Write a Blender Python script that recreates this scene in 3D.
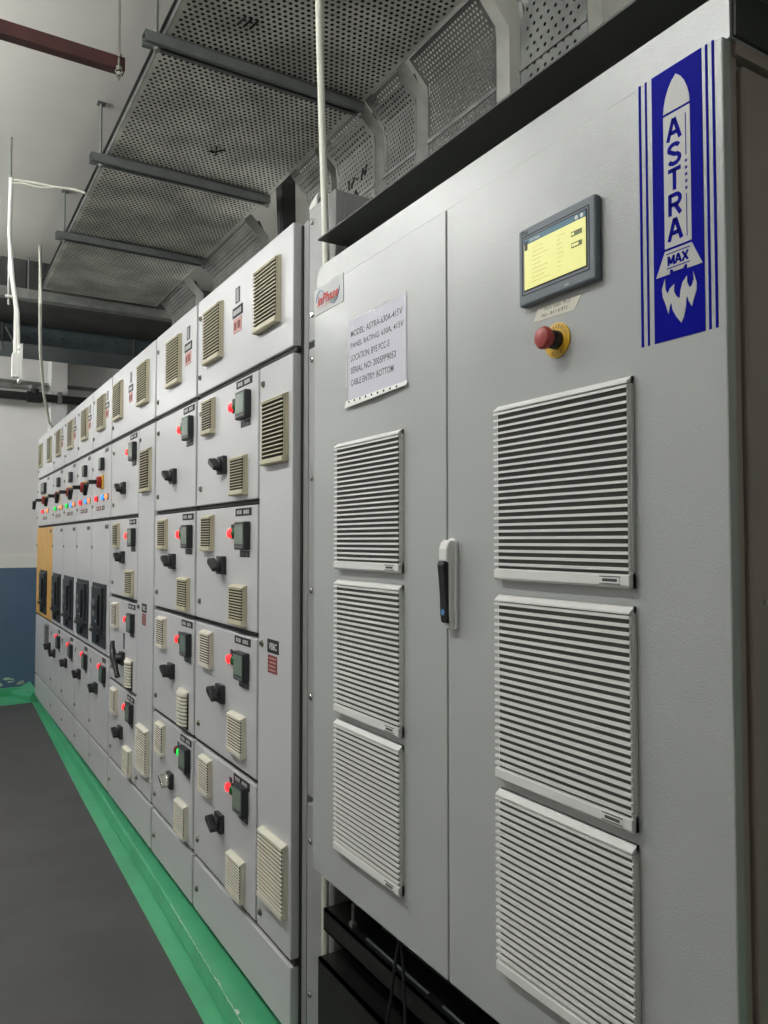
import bpy, bmesh, math, random
from mathutils import Vector, Matrix
random.seed(7)
for o in list(bpy.data.objects): bpy.data.objects.remove(o)
scene = bpy.context.scene
C = scene.collection

# ------------------------------------------------------------------ camera
F, CX, CY, H = 770.0, 384.0, 512.0, 1.54
PSI, PITCH = math.atan(464/770.0), math.atan(29/770.0)
FW = Vector((math.sin(PSI)*math.cos(PITCH), math.cos(PSI)*math.cos(PITCH), math.sin(PITCH)))
RT = Vector((math.cos(PSI), -math.sin(PSI), 0))
UP = RT.cross(FW)
cam_data = bpy.data.cameras.new('camera'); cam = bpy.data.objects.new('camera', cam_data); C.objects.link(cam)
cam_data.sensor_fit = 'HORIZONTAL'; cam_data.sensor_width = 36.0; cam_data.lens = 36.0*F/768.0
cam_data.clip_start = 0.05
m = Matrix.Identity(4)
for i in range(3): m[i][0], m[i][1], m[i][2] = RT[i], UP[i], -FW[i]
m.translation = (0, 0, H); cam.matrix_world = m
scene.camera = cam
# ------------------------------------------------------------------ world, exposure
w = bpy.data.worlds.new('world'); scene.world = w; w.use_nodes = True
w.node_tree.nodes['Background'].inputs[0].default_value = (0.75, 0.8, 0.85, 1)
w.node_tree.nodes['Background'].inputs[1].default_value = 0.05
scene.view_settings.view_transform = 'Standard'; scene.view_settings.look = 'None'
scene.view_settings.gamma = 1.0; scene.view_settings.use_curve_mapping = False
scene.view_settings.exposure = 0.0
TUBE_STRENGTH = 150.0

def px(u, v, X):
    """pixel of the photograph -> (Y, Z) on the vertical plane x = X"""
    d = FW + RT*((u-CX)/F) - UP*((v-CY)/F)
    t = X/d.x
    return (d.y*t, H + d.z*t)

# ------------------------------------------------------------------ materials
def lin(c):
    return tuple(((x/255.0)/12.92 if x/255.0 <= 0.04045 else ((x/255.0+0.055)/1.055)**2.4) for x in c) + (1.0,)
def mat(name, rgb, rough=0.5, metal=0.0, bump=0.0, bscale=400.0, var=0.0, vscale=6.0, emit=0.0, spec=0.5, coat=0.0, alpha=1.0, rgb2=None):
    M = bpy.data.materials.new(name); M.use_nodes = True
    nt = M.node_tree; b = nt.nodes['Principled BSDF']
    col = lin(rgb)
    b.inputs['Base Color'].default_value = col
    b.inputs['Roughness'].default_value = rough; b.inputs['Metallic'].default_value = metal
    b.inputs['Specular IOR Level'].default_value = spec; b.inputs['Coat Weight'].default_value = coat
    b.inputs['Alpha'].default_value = alpha
    tc = nt.nodes.new('ShaderNodeTexCoord')
    geo = nt.nodes.new('ShaderNodeNewGeometry')
    if var > 0:
        n = nt.nodes.new('ShaderNodeTexNoise'); n.inputs['Scale'].default_value = vscale; n.inputs['Detail'].default_value = 6
        nt.links.new(geo.outputs['Position'], n.inputs['Vector'])
        r = nt.nodes.new('ShaderNodeValToRGB')
        c2 = lin(rgb2) if rgb2 else tuple(x*(1-var) for x in col[:3])+(1,)
        r.color_ramp.elements[0].color = c2; r.color_ramp.elements[1].color = col if rgb2 else tuple(min(1, x*(1+var)) for x in col[:3])+(1,)
        r.color_ramp.elements[0].position = 0.35; r.color_ramp.elements[1].position = 0.65
        nt.links.new(n.outputs['Fac'], r.inputs['Fac']); nt.links.new(r.outputs['Color'], b.inputs['Base Color'])
    if bump > 0:
        n2 = nt.nodes.new('ShaderNodeTexNoise'); n2.inputs['Scale'].default_value = bscale; n2.inputs['Detail'].default_value = 2
        nt.links.new(geo.outputs['Position'], n2.inputs['Vector'])
        bp = nt.nodes.new('ShaderNodeBump'); bp.inputs['Strength'].default_value = bump; bp.inputs['Distance'].default_value = 0.002
        nt.links.new(n2.outputs['Fac'], bp.inputs['Height']); nt.links.new(bp.outputs['Normal'], b.inputs['Normal'])
    if emit > 0:
        b.inputs['Emission Color'].default_value = col; b.inputs['Emission Strength'].default_value = emit
    return M
M = {}
M['gear'] = mat('switchgear_grey_paint', (204, 204, 205), 0.38, bump=0.05, bscale=500, var=0.02, vscale=3)
M['gear_edge'] = mat('switchgear_frame_paint', (150, 151, 149), 0.45, var=0.03)
M['gap'] = mat('dark_gap_fill', (38, 38, 38), 0.7)  # dark joint colour; in some gaps it paints the shadow
M['cab'] = mat('textured_cabinet_paint', (184, 187, 185), 0.18, bump=0.26, bscale=420, var=0.02, vscale=4)
M['cab_side'] = mat('cabinet_side_bounce_tint', (176, 158, 150), 0.45, bump=0.15, bscale=520)  # brownish tint puts warm bounced light into the side's colour
M['vent'] = mat('light_grey_vent_plastic', (240, 240, 236), 0.42)
M['vent_in'] = mat('vent_filter_mesh', (92, 92, 90), 0.9, bump=0.4, bscale=900)
M['beige'] = mat('beige_vent_plastic', (205, 199, 172), 0.5, var=0.04, vscale=9)
M['beige_in'] = mat('beige_vent_filter', (48, 45, 36), 0.9)
M['cream'] = mat('cream_vent_plastic', (226, 222, 205), 0.5)
M['blackp'] = mat('black_plastic', (22, 22, 24), 0.38)
M['dark'] = mat('charcoal_plastic', (44, 47, 50), 0.45)
M['bezel'] = mat('slate_bezel', (112, 120, 128), 0.5, bump=0.1, bscale=700)
M['lcd'] = mat('lcd_glass', (128, 142, 128), 0.15)
M['screen'] = mat('screen_yellow', (238, 236, 150), 0.3, emit=0.36)
M['screen_bar'] = mat('screen_teal', (62, 104, 120), 0.3, emit=0.25)
M['screen_txt'] = mat('screen_text', (212, 206, 136), 0.4, emit=0.3)
M['screen_dk'] = mat('screen_button', (96, 104, 60), 0.4, emit=0.3)
M['red_on'] = mat('red_lamp_lit', (255, 36, 42), 0.3, emit=2.2)
M['red_off'] = mat('red_lamp_unlit', (120, 25, 22), 0.3)
M['green_on'] = mat('green_lamp_lit', (25, 225, 80), 0.3, emit=1.0)
M['green_off'] = mat('green_lamp_unlit', (18, 92, 45), 0.3)
M['blue_on'] = mat('blue_lamp_lit', (70, 160, 245), 0.3, emit=0.9)
M['amber_on'] = mat('amber_lamp_lit', (255, 150, 90), 0.3, emit=1.0)
M['redknob'] = mat('red_knob', (168, 66, 62), 0.45)
M['redrot'] = mat('red_rotary', (150, 32, 24), 0.4)
M['yellow'] = mat('yellow_disc', (226, 178, 34), 0.45)
M['ydoor'] = mat('yellow_door_paint', (222, 172, 88), 0.42, var=0.05, vscale=6)
M['chrome'] = mat('chrome', (200, 198, 190), 0.2, metal=1.0)
M['brass'] = mat('steel_lock', (150, 146, 132), 0.3, metal=1.0)
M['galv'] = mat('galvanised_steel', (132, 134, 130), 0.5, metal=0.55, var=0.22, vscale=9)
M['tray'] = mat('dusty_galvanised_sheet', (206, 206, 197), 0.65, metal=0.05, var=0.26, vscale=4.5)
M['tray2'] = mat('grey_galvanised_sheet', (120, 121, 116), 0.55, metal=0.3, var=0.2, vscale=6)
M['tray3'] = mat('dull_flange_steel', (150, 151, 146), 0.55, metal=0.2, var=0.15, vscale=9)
M['duct2'] = mat('darkened_grey_sheet', (84, 85, 82), 0.55, metal=0.3, var=0.2, vscale=6)
M['tray_e'] = mat('tray_edge_steel', (196, 196, 188), 0.5, metal=0.2, var=0.1, vscale=12)
M['bluesteel'] = mat('dark_blue_grey_steel', (72, 82, 86), 0.5, metal=0.2, var=0.15, vscale=9)
M['strut'] = mat('grey_channel_steel', (108, 112, 110), 0.55, metal=0.2, var=0.12, vscale=14)
M['redsteel'] = mat('red_oxide_steel', (74, 40, 38), 0.6, var=0.2, vscale=14)
M['duct'] = mat('dark_duct_sheet', (60, 60, 58), 0.7, var=0.3, vscale=4)
M['ceil'] = mat('painted_ceiling', (214, 211, 204), 0.85, var=0.05, vscale=1.2, bump=0.1, bscale=60)
M['wallw'] = mat('white_wall_paint', (224, 222, 220), 0.7, var=0.03, vscale=2)
M['wallb'] = mat('blue_wall_paint', (84, 108, 134), 0.5, var=0.06, vscale=2.5)
M['green'] = mat('green_floor_paint', (82, 176, 128), 0.28, var=0.10, vscale=5, bump=0.05, bscale=30)
M['matg'] = mat('grey_floor_coating', (72, 71, 70), 0.6, var=0.16, vscale=2.6, bump=0.15, bscale=150)
M['white'] = mat('white_plastic', (232, 232, 226), 0.4)
M['pole'] = mat('white_conduit_paint', (222, 222, 208), 0.4, var=0.05, vscale=20)
M['blacksteel'] = mat('black_painted_steel', (15, 15, 14), 0.38, var=0.4, vscale=40)
M['roof'] = mat('black_roof_sheet', (58, 60, 56), 0.6)
M['rubber'] = mat('black_rubber', (24, 24, 25), 0.6)
M['blue'] = mat('blue_vinyl', (6, 12, 140), 0.5, spec=0.03)
M['vinylgrey'] = mat('vinyl_cutout_grey', (190, 190, 186), 0.4, bump=0.1, bscale=520)
M['paper'] = mat('white_paper', (224, 223, 234), 0.75)
M['sleeve'] = mat('clear_sleeve', (240, 240, 245), 0.12, alpha=0.12, bump=0.25, bscale=45)
M['crease_glint'] = mat('sleeve_crease', (250, 250, 252), 0.15, coat=1.0)
M['ink'] = mat('printed_ink', (52, 52, 62), 0.7)
M['inkb'] = mat('black_ink', (30, 30, 32), 0.7)
M['redink'] = mat('red_print', (196, 70, 66), 0.6)
M['blueink'] = mat('blue_print', (92, 142, 190), 0.6)
M['greenink'] = mat('green_print', (120, 180, 150), 0.6)
M['plate'] = mat('pale_logo_plate', (188, 191, 189), 0.45)
M['tape'] = mat('masking_tape', (224, 220, 204), 0.7)
M['labprint'] = mat('label_print', (188, 188, 186), 0.6)
M['redlab'] = mat('red_danger_label', (128, 62, 56), 0.6)
M['pinklab'] = mat('faded_red_label', (196, 150, 146), 0.6)
M['greylab'] = mat('engraved_grey_label', (120, 120, 120), 0.5)
M['worn'] = mat('worn_white_paint', (214, 226, 214), 0.4, bump=0.3, bscale=80)
M['tube_dim'] = mat('fluorescent_tube_dim', (250, 251, 249), 0.5, emit=TUBE_STRENGTH*.4)  # weaker strength for the rear battens
M['tube'] = mat('fluorescent_tube', (250, 251, 249), 0.5, emit=TUBE_STRENGTH)

# ------------------------------------------------------------------ mesh helpers
class MB:
    def __init__(s): s.v = []; s.f = []
    def add(s, vs, fs):
        n = len(s.v); s.v += [tuple(p) for p in vs]; s.f += [tuple(i+n for i in f) for f in fs]; return s
    def box(s, x0, x1, y0, y1, z0, z1):
        return s.add([(x0,y0,z0),(x1,y0,z0),(x1,y1,z0),(x0,y1,z0),(x0,y0,z1),(x1,y0,z1),(x1,y1,z1),(x0,y1,z1)],
                     [(0,3,2,1),(4,5,6,7),(0,1,5,4),(1,2,6,5),(2,3,7,6),(3,0,4,7)])
    def prism(s, prof, y0, y1):                       # profile in (x, z), extruded along y
        n = len(prof)
        vs = [(p[0], y0, p[1]) for p in prof] + [(p[0], y1, p[1]) for p in prof]
        return s.add(vs, [tuple(range(n)), tuple(range(2*n-1, n-1, -1))] + [(i, i+n, (i+1) % n+n, (i+1) % n) for i in range(n)])
    def plate(s, poly, x0, x1):                       # polygon in (y, z), extruded along x
        n = len(poly)
        vs = [(x0, p[0], p[1]) for p in poly] + [(x1, p[0], p[1]) for p in poly]
        return s.add(vs, [tuple(range(n)), tuple(range(2*n-1, n-1, -1))] + [(i, (i+1) % n, (i+1) % n+n, i+n) for i in range(n)])
    def lathe(s, prof, cy, cz, n=20, x0=0.0):         # profile [(x, r)] turned about an axis along x
        vs = []; fs = []
        for x, r in prof:
            for k in range(n):
                a = 2*math.pi*k/n; vs.append((x0+x, cy+r*math.cos(a), cz+r*math.sin(a)))
        for i in range(len(prof)-1):
            for k in range(n):
                fs.append((i*n+k, i*n+(k+1) % n, (i+1)*n+(k+1) % n, (i+1)*n+k))
        fs.append(tuple(range(n-1, -1, -1))); fs.append(tuple(range((len(prof)-1)*n, len(prof)*n)))
        return s.add(vs, fs)
    def tube(s, pts, r, n=8, cap=True):
        pts = [Vector(p) for p in pts]; vs = []; fs = []
        for i, p in enumerate(pts):
            d = (pts[min(i+1, len(pts)-1)] - pts[max(i-1, 0)]).normalized()
            a = Vector((0, 0, 1)) if abs(d.z) < 0.9 else Vector((1, 0, 0))
            e1 = d.cross(a).normalized(); e2 = d.cross(e1)
            rr = r[i] if isinstance(r, (list, tuple)) else r
            for k in range(n):
                t = 2*math.pi*k/n; vs.append(p + e1*rr*math.cos(t) + e2*rr*math.sin(t))
        for i in range(len(pts)-1):
            for k in range(n): fs.append((i*n+k, i*n+(k+1) % n, (i+1)*n+(k+1) % n, (i+1)*n+k))
        if cap: fs.append(tuple(range(n-1, -1, -1))); fs.append(tuple(range((len(pts)-1)*n, len(pts)*n)))
        return s.add(vs, fs)
    def mesh(s, name, bevel=0.0, segs=2, smooth=False):
        me = bpy.data.meshes.new(name); me.from_pydata(s.v, [], s.f); me.update()
        bm = bmesh.new(); bm.from_mesh(me)
        bmesh.ops.recalc_face_normals(bm, faces=bm.faces[:])
        if bevel > 0:
            bmesh.ops.bevel(bm, geom=[e for e in bm.edges if e.is_manifold and e.calc_face_angle(0) > 0.6], offset=bevel, segments=segs, affect='EDGES', profile=0.5, clamp_overlap=True)
        bm.to_mesh(me); bm.free()
        if smooth:
            for p in me.polygons: p.use_smooth = True
            try: me.set_sharp_from_angle(angle=math.radians(38))
            except Exception: pass
        return me

WL = {}     # world location of every object (nothing is rotated)
def obj(name, me, material=None, parent=None, loc=(0, 0, 0)):
    """link a mesh at a world location under a parent"""
    if isinstance(me, MB): me = me.mesh(name)
    o = bpy.data.objects.new(name, me); C.objects.link(o)
    if material and not me.materials: me.materials.append(M[material])
    loc = Vector(loc); WL[o] = loc
    if parent: o.parent = parent; o.location = loc - WL[parent]
    else: o.location = loc
    return o
def thing(name, label, cat, loc=(0, 0, 0), group=None):
    o = bpy.data.objects.new(name, None); C.objects.link(o); o.empty_display_size = 0.05
    o.location = loc; WL[o] = Vector(loc); tag(o, label, cat, group); return o
def tag(o, label, cat, group=None, kind=None):
    o['label'] = label; o['category'] = cat
    if group: o['group'] = group
    if kind: o['kind'] = kind
    return o
def struct(name, me, material, loc=(0, 0, 0), label=None):
    o = obj(name, me, material, None, loc); o['kind'] = 'structure'
    if label: o['label'] = label
    return o
cache = {}
def cached(key, fn):
    if key not in cache: cache[key] = fn()
    return cache[key]

def text_mesh(s, wid, hgt, bold=0.0, shear=0.0, thick=0.0):
    """lettering fitted into wid x hgt, centred on the origin, in the plane x = 0, reading towards -y"""
    cu = bpy.data.curves.new('lettering', 'FONT'); cu.body = s; cu.size = 1.0; cu.offset = bold; cu.shear = shear; cu.resolution_u = 2
    o = bpy.data.objects.new('lettering', cu); C.objects.link(o)
    dg = bpy.context.evaluated_depsgraph_get(); dg.update()
    me = bpy.data.meshes.new_from_object(o.evaluated_get(dg))
    bpy.data.objects.remove(o); bpy.data.curves.remove(cu)
    xs = [v.co.x for v in me.vertices]; ys = [v.co.y for v in me.vertices]
    x0, x1, y0, y1 = min(xs), max(xs), min(ys), max(ys)
    for v in me.vertices:
        a = ((v.co.x-x0)/(x1-x0)-0.5)*wid; b = ((v.co.y-y0)/(y1-y0)-0.5)*hgt
        v.co = (0, -a, b)
    me.name = 'lettering'; me.materials.clear(); return me
def letters(s, y, z, wid, hgt, X, material, parent, bold=0.0, shear=0.0, name='lettering'):
    return obj(name, text_mesh(s, wid, hgt, bold, shear), material, parent, (X, y, z))

# ================================================================== THE ROOM
CEIL = 3.54
# floor: green painted slab, grey coated walkway, green plinth under the switchgear
struct('floor', MB().box(-2.6, 2.75, -2.6, 8.7, -0.1, 0.0), 'green')
me = MB().add([(-2.6, -2.6, 0.0), (0.735, -2.6, 0.0), (0.805, 2.45, 0.0), (0.857, 4.9, 0.0), (0.945, 8.06, 0.0), (0.70, 8.03, 0), (-2.6, 7.98, 0.0),
               (-2.6, -2.6, 0.006), (0.735, -2.6, 0.006), (0.805, 2.45, 0.006), (0.857, 4.9, 0.006), (0.945, 8.06, 0.006), (0.70, 8.03, .006), (-2.6, 7.98, 0.006)],
              [(6, 5, 4, 3, 2, 1, 0), (7, 8, 9, 10, 11, 12, 13)] + [(i, (i+1) % 7, (i+1) % 7+7, i+7) for i in range(7)])
tag(obj('floor_matting', me, 'matg'), 'dark grey walkway covering on the floor in front of the switchgear', 'floor mat')
me = MB().add([(0.79, -0.2, 0), (0.865, 2.3, 0), (0.90, 3.4, 0), (0.985, 8.05, 0), (2.1, 8.05, 0), (2.1, -0.2, 0),
               (0.80, -0.2, 0.06), (0.875, 2.3, 0.06), (0.91, 3.4, 0.06), (0.99, 8.05, 0.06), (2.1, 8.05, 0.06), (2.1, -0.2, 0.06)],
              [(5, 4, 3, 2, 1, 0), (6, 7, 8, 9, 10, 11)] + [(i, (i+1) % 6, (i+1) % 6+6, i+6) for i in range(6)])
pl = obj('floor_plinth', me.mesh('floor_plinth', bevel=0.008), 'green'); pl['kind'] = 'structure'
# worn edge of the plinth: flakes of bare whitish paint
mb = MB()
for k in range(60):
    y = 2.15 + 1.05*(k/60.0)**1.1 + random.uniform(-.01, .01); x = 0.8765 + (y-2.3)*0.0318 + random.uniform(-.0015, .0015)
    a, b = random.uniform(.010, .022), random.uniform(.0008, .0018)
    if k in (6, 7, 8, 14, 24, 25): b *= 4; x += .004
    ang = [i*math.pi/4 for i in range(8)]
    vs = [(x + b*math.cos(t)*random.uniform(.5, 1.3) + 0.03*a*math.sin(t), y + a*math.sin(t)*random.uniform(.7, 1.1), 0.0612) for t in ang]
    mb.add(vs, [tuple(range(8))])
wf = obj('paint_wear', mb, 'worn', pl); wf['kind'] = 'stuff'
struct('ceiling', MB().box(-2.6, 2.75, -2.6, 8.7, CEIL, CEIL+0.1), 'ceil')
struct('wall_left', MB().box(-2.7, -2.6, -2.6, 8.7, 0, CEIL), 'wallw')
struct('wall_right', MB().box(2.75, 2.85, -2.6, 8.7, 0, CEIL), 'wallw')
struct('wall_back', MB().box(-2.7, 2.85, -2.7, -2.6, 0, CEIL), 'wallw')
struct('wall_far', MB().box(-2.7, 2.85, 8.6, 8.7, 0, CEIL), 'wallw')
struct('trim_1', MB().box(-2.6, 2.75, 8.585, 8.6, 0.07, 1.27), 'wallb', label='blue painted lower band of the far wall')
struct('trim_2', MB().box(-2.6, 2.75, 8.58, 8.6, 1.27, 1.40), 'white', label='white dado band above the blue wall paint')
struct('baseboard_far', MB().box(-2.6, 2.75, 8.54, 8.6, 0, 0.075).mesh('b', bevel=0.006), 'green', label='green kerb at the foot of the far wall')
struct('trim_3', MB().add([(0.80, 8.54, 0), (0.98, 8.54, 0), (0.98, 8.1, 0), (0.93, 8.1, 0), (0.80, 8.54, 0.03), (0.98, 8.54, .13), (0.98, 8.1, .11), (0.93, 8.1, .05)],
    [(0, 3, 2, 1), (4, 5, 6, 7), (0, 1, 5, 4), (1, 2, 6, 5), (2, 3, 7, 6), (3, 0, 4, 7)]), 'green', label='small green sloped kerb at the corner by the switchgear end')
mb = MB()
for (cx, cz, n) in ((0.80, .14, 5), (0.90, .10, 4), (0.70, .10, 4)):
    for k in range(n):
        a0 = random.uniform(0, 6)
        y = 8.583; x = cx + random.uniform(-.03, .03); z = cz + random.uniform(-.01, .03); r = random.uniform(.008, .03)
        mb.add([(x + r*1.4*math.cos(t), y, z + r*.5*math.sin(t+a0*.1)) for t in [i*math.pi/4 for i in range(8)]], [tuple(range(8))])
ps = obj('paint_patches', mb, 'worn', bpy.data.objects['trim_1']); ps['kind'] = 'stuff'
struct('trim_4', MB().box(1.11, 1.26, 8.35, 8.6, 0, CEIL), 'wallw', label='white square pillar on the far wall')

# lamps of the room: battens hung over the aisle, out of the frame on the left
bat = MB().box(-0.05, 0.05, -0.6, 0.6, 0.0, 0.04).mesh('housing', bevel=0.006)
tub = MB().tube([(0, -0.58, -0.025), (0, 0.58, -0.025)], 0.018, 10).mesh('tube')
tub2 = tub.copy()
cached_rod = lambda h: cached(('lrod', round(h, 3)), lambda: MB().tube([(0, 0, 0), (0, 0, h)], 0.004, 6).mesh('hanger_rod'))
LAMPS = [(-0.55, 1.5, 3.36), (-0.55, 3.3, 3.36), (-0.55, 5.1, 3.36), (-0.55, 7.61, 3.0), (2.4, 1.4, 3.0), (2.4, 4.2, 3.0)]
WHICH = ['beside the foreground cabinet', 'beside the wide lever handle section', 'beside the breaker sections', 'near the far wall', 'behind the foreground cabinet', 'behind the switchgear']
for i, (x, y, LZ) in enumerate(LAMPS):
    t = thing('batten_light', 'white fluorescent batten hung from the ceiling ' + WHICH[i], 'light', (x, y, LZ), 'battens over the aisle')
    obj('housing', bat, 'white', t, (x, y, LZ)); obj('tube', tub if i < 4 else tub2, 'tube' if i < 4 else 'tube_dim', t, (x, y, LZ))
    for q in (-.045, .045): obj('hanger_rod', cached_rod(CEIL-LZ-.04), 'galv', t, (x, y+q, LZ+.04))

# ================================================================== SWITCHGEAR
D = 0.95
R0, R1, R2, R3, R4, R5, R6 = 2.505, 2.117, 1.67, 1.229, 0.754, 0.305, 0.095
ACBZ = 0.862
def door_mesh(w_, h_, t=0.03):
    return cached(('door', round(w_, 3), round(h_, 3)), lambda: MB().box(0, t, -w_/2, w_/2, -h_/2, h_/2).mesh('door', bevel=0.0035))
def door(sec, ya, yb, za, zb, material='gear', X=D, name='door'):
    me = door_mesh(yb-ya, zb-za)
    if me.materials and me.materials[0] != M[material]:
        me = cached((material, me.name), lambda: me.copy())
        me.materials.clear()
    return obj(name, me, material, sec, (X, (ya+yb)/2, (za+zb)/2))

def louvre(y0, y1, p, t, xin, lip=0.45):
    """one louvre blade: slopes down and out, with its lip"""
    return MB().prism([(-xin, -0.05*p), (-t, -0.10*p), (-t, -lip*p), (-xin, (-lip+.12)*p)], y0, y1)
def vent(parent, yc, zc, wv, hv, n, mframe, mslat, min_, t=0.022, single=False, X=D, badge=False):
    key = (round(wv, 3), round(hv, 3), n, mframe, t)
    def frame():
        mb = MB()
        a, b = wv/2, hv/2
        s = 0.006
        mb.box(-0.006, 0, -a, a, -b, b)                                        # back plate
        mb.prism([(0, b), (-0.004, b), (-t, b-0.008), (-t, b-0.0105), (0, b-0.010)], -a, a)   # top hood
        mb.prism([(0, -b), (-t+0.004, -b), (-t, -b+0.004), (-t, -b+0.018), (-0.006, -b+0.022), (0, -b+0.022)], -a, a)
        mb.box(-t+0.0065, 0, -a+.003, -a+s+.003, -b, b-0.012); mb.box(-t+0.0065, 0, a-s-.003, a-.003, -b, b-0.012)
        return mb.mesh('vent_grille')
    fr = obj('vent_grille', cached(('vf',)+key, frame), mframe, parent, (X, yc, zc))
    a, b = wv/2, hv/2
    z1, z0 = b-0.012, -b+0.019
    p = (z1-z0)/n
    xi = t-0.46*p
    obj('filter', cached(('vi',)+key, lambda: MB().box(-xi, -0.004, -a+0.006, a-0.006, -b+0.018, b-0.012).mesh('filter')), min_, fr, (X, yc, zc))
    if single:
        sm = cached(('vs1',)+key, lambda: louvre(-a, a, p, t, xi, 0.45 if hv > .25 else 0.37).mesh('slat'))
        for k in range(n): obj('slat', sm, mslat, fr, (X, yc, zc+z1-k*p))
    else:
        def alls():
            mb = MB()
            for k in range(n):
                q = louvre(-a, a, p, t, xi, 0.45 if hv > .25 else 0.37); q.v = [(v[0], v[1], v[2]+z1-k*p) for v in q.v]; mb.add(q.v, q.f)
            return mb.mesh('louvre_slats')
        o = obj('louvre_slats', cached(('vs',)+key, alls), mslat, fr, (X, yc, zc)); o['kind'] = 'stuff'
    if badge:
        bm_ = cached(('vb',)+key, lambda: MB().box(-0.0008, 0, -0.018, 0.018, -0.0045, 0.0045).mesh('badge'))
        obj('badge', bm_, 'greylab' if False else mframe, fr, (X-t, yc-a+0.035, zc-b+0.011))
        bo = cached(('vbo',)+key, lambda: MB().box(-.0012, -.0002, -0.0195, 0.0195, 0.0045, 0.0058).box(-.0012, -.0002, -0.0195, 0.0195, -0.0058, -0.0045)
                    .box(-.0012, -.0002, -0.014, 0.014, -0.0022, 0.0022).mesh('badge_rim'))
        obj('badge_rim', bo, 'vent_in', fr, (X-t, yc-a+0.035, zc-b+0.011))
    return fr
def meter(parent, yc, zc, s=0.096, lcd='lcd', X=D):
    o = obj('meter', cached(('met', s), lambda: MB().box(-0.024, 0, -s/2, s/2, -s/2, s/2).mesh('meter', bevel=0.004)), 'dark', parent, (X, yc, zc))
    obj('screen', cached(('mets', s), lambda: MB().box(-0.0252, -0.0235, -s*.40, s*.40, -s*.30, s*.40).mesh('screen')), lcd, o, (X, yc, zc))
    obj('keys', cached(('metk', s), lambda: MB().box(-0.026, -0.0235, s*.20, s*.36, -s*.44, -s*.36).box(-0.026, -0.0235, 0.02*s, s*.16, -s*.44, -s*.36)
        .box(-0.026, -0.0235, -s*.18, -s*.04, -s*.44, -s*.36).box(-0.026, -0.0235, -s*.38, -s*.22, -s*.44, -s*.36).mesh('keys')), 'greylab', o, (X, yc, zc))
    return o
def lamp(parent, yc, zc, material, X=D, r=0.016):
    o = obj('indicator_lamp', cached(('lamp', material, r), lambda: MB().lathe([(-0.004, r), (-0.014, r), (-0.018, r*.8), (-0.020, r*.4)], 0, 0, 16).mesh('indicator_lamp', smooth=True)), material, parent, (X, yc, zc))
    obj('lamp_ring', cached(('lring', r), lambda: MB().lathe([(0, r*1.25), (-0.004, r*1.25), (-0.006, r*1.05)], 0, 0, 16).mesh('lamp_ring')), 'dark', o, (X, yc, zc))
    return o
def knob(parent, yc, zc, s=0.066, X=D, grip='blackp', tilt=0.5):
    o = obj('rotary_handle', cached(('kp', s), lambda: MB().box(-0.018, 0, -s/2, s/2, -s/2, s/2).mesh('rotary_handle', bevel=0.003)), 'dark', parent, (X, yc, zc))
    def g():
        mb = MB().lathe([(-0.018, 0.027), (-0.026, 0.026), (-0.028, 0.022)], 0, 0, 18)
        # wing-shaped grip, wide at the far end, turned across the plate
        c, sn = math.cos(tilt), math.sin(tilt)
        prof = [(-0.032, -0.009), (0.032, -0.014), (0.040, 0.0), (0.032, 0.014), (-0.032, 0.009)]
        vs = [(-0.024, p[0]*c-p[1]*sn, p[0]*sn+p[1]*c) for p in prof] + [(-0.050, p[0]*1.02*c-p[1]*.8*sn, p[0]*1.02*sn+p[1]*.8*c) for p in prof]
        mb.add(vs, [tuple(range(5)), tuple(range(9, 4, -1))] + [(i, (i+1) % 5, (i+1) % 5+5, i+5) for i in range(5)])
        return mb.mesh('grip', bevel=0.0015)
    obj('grip', cached(('kg', grip, tilt), g), grip, o, (X, yc, zc))
    return o
def label_plate(parent, yc, zc, wl, hl, material='inkb', words=2, X=D, print_='labprint', vertical=False):
    o = obj('label_plate', cached(('lab', round(wl, 3), round(hl, 3), material), lambda: MB().box(-0.0015, 0, -wl/2, wl/2, -hl/2, hl/2).mesh('label_plate')), material, parent, (X, yc, zc))
    if words:
        def g():
            rnd = random.Random(int(wl*1e4)+words); mb = MB()
            if vertical:
                z = hl*.38
                while z > -hl*.36: mb.box(-0.0021, -0.0015, -wl*.25, wl*.25, z-hl*.07, z); z -= hl*.12
            else:
                y = wl*.40; n = 0
                while y > -wl*.36:
                    s = wl*rnd.uniform(.06, .10)
                    if n % 4 != 3 or words > 2: mb.box(-0.0021, -0.0015, y-s, y, -hl*.28, hl*.28*rnd.uniform(.7, 1))
                    y -= s+wl*.03; n += 1
            return mb.mesh('lettering')
        obj('lettering', cached(('labt', round(wl, 3), round(hl, 3), words, vertical, print_), g), print_, o, (X, yc, zc))
    return o
def lock(parent, yc, zc, X=D, r=0.0095, material='brass'):
    return obj('lock', cached(('lock', r, material), lambda: MB().lathe([(0, r*1.25), (-0.003, r*1.2), (-0.0035, r), (-0.006, r*.9), (-0.0065, r*.4)], 0, 0, 14)
        .box(-0.009, -0.006, -r*.25, r*.25, -r*.7, r*.7).mesh('lock')), material, parent, (X, yc, zc))

def body(sec, ya, yb, za=R6, zb=R0, X0=D+0.03, X1=1.95):
    obj('body', MB().box(X0, X1, ya, yb, za, zb-0.004), 'gear_edge', sec)
    obj('base_channel', MB().box(X0+0.03, X1, ya+.01, yb-.01, 0.06, za), 'gap', sec)
    # dark lines seen in the joints
def joints(sec, ya, yb, zs):
    for z in zs:
        obj('joint_rail', cached(('jr', round(yb-ya, 3)), lambda: MB().box(0.010, 0.028, -(yb-ya)/2, (yb-ya)/2, -0.004, 0.0105).mesh('joint_rail')), 'gap', sec, (D, (ya+yb)/2, z))

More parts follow.
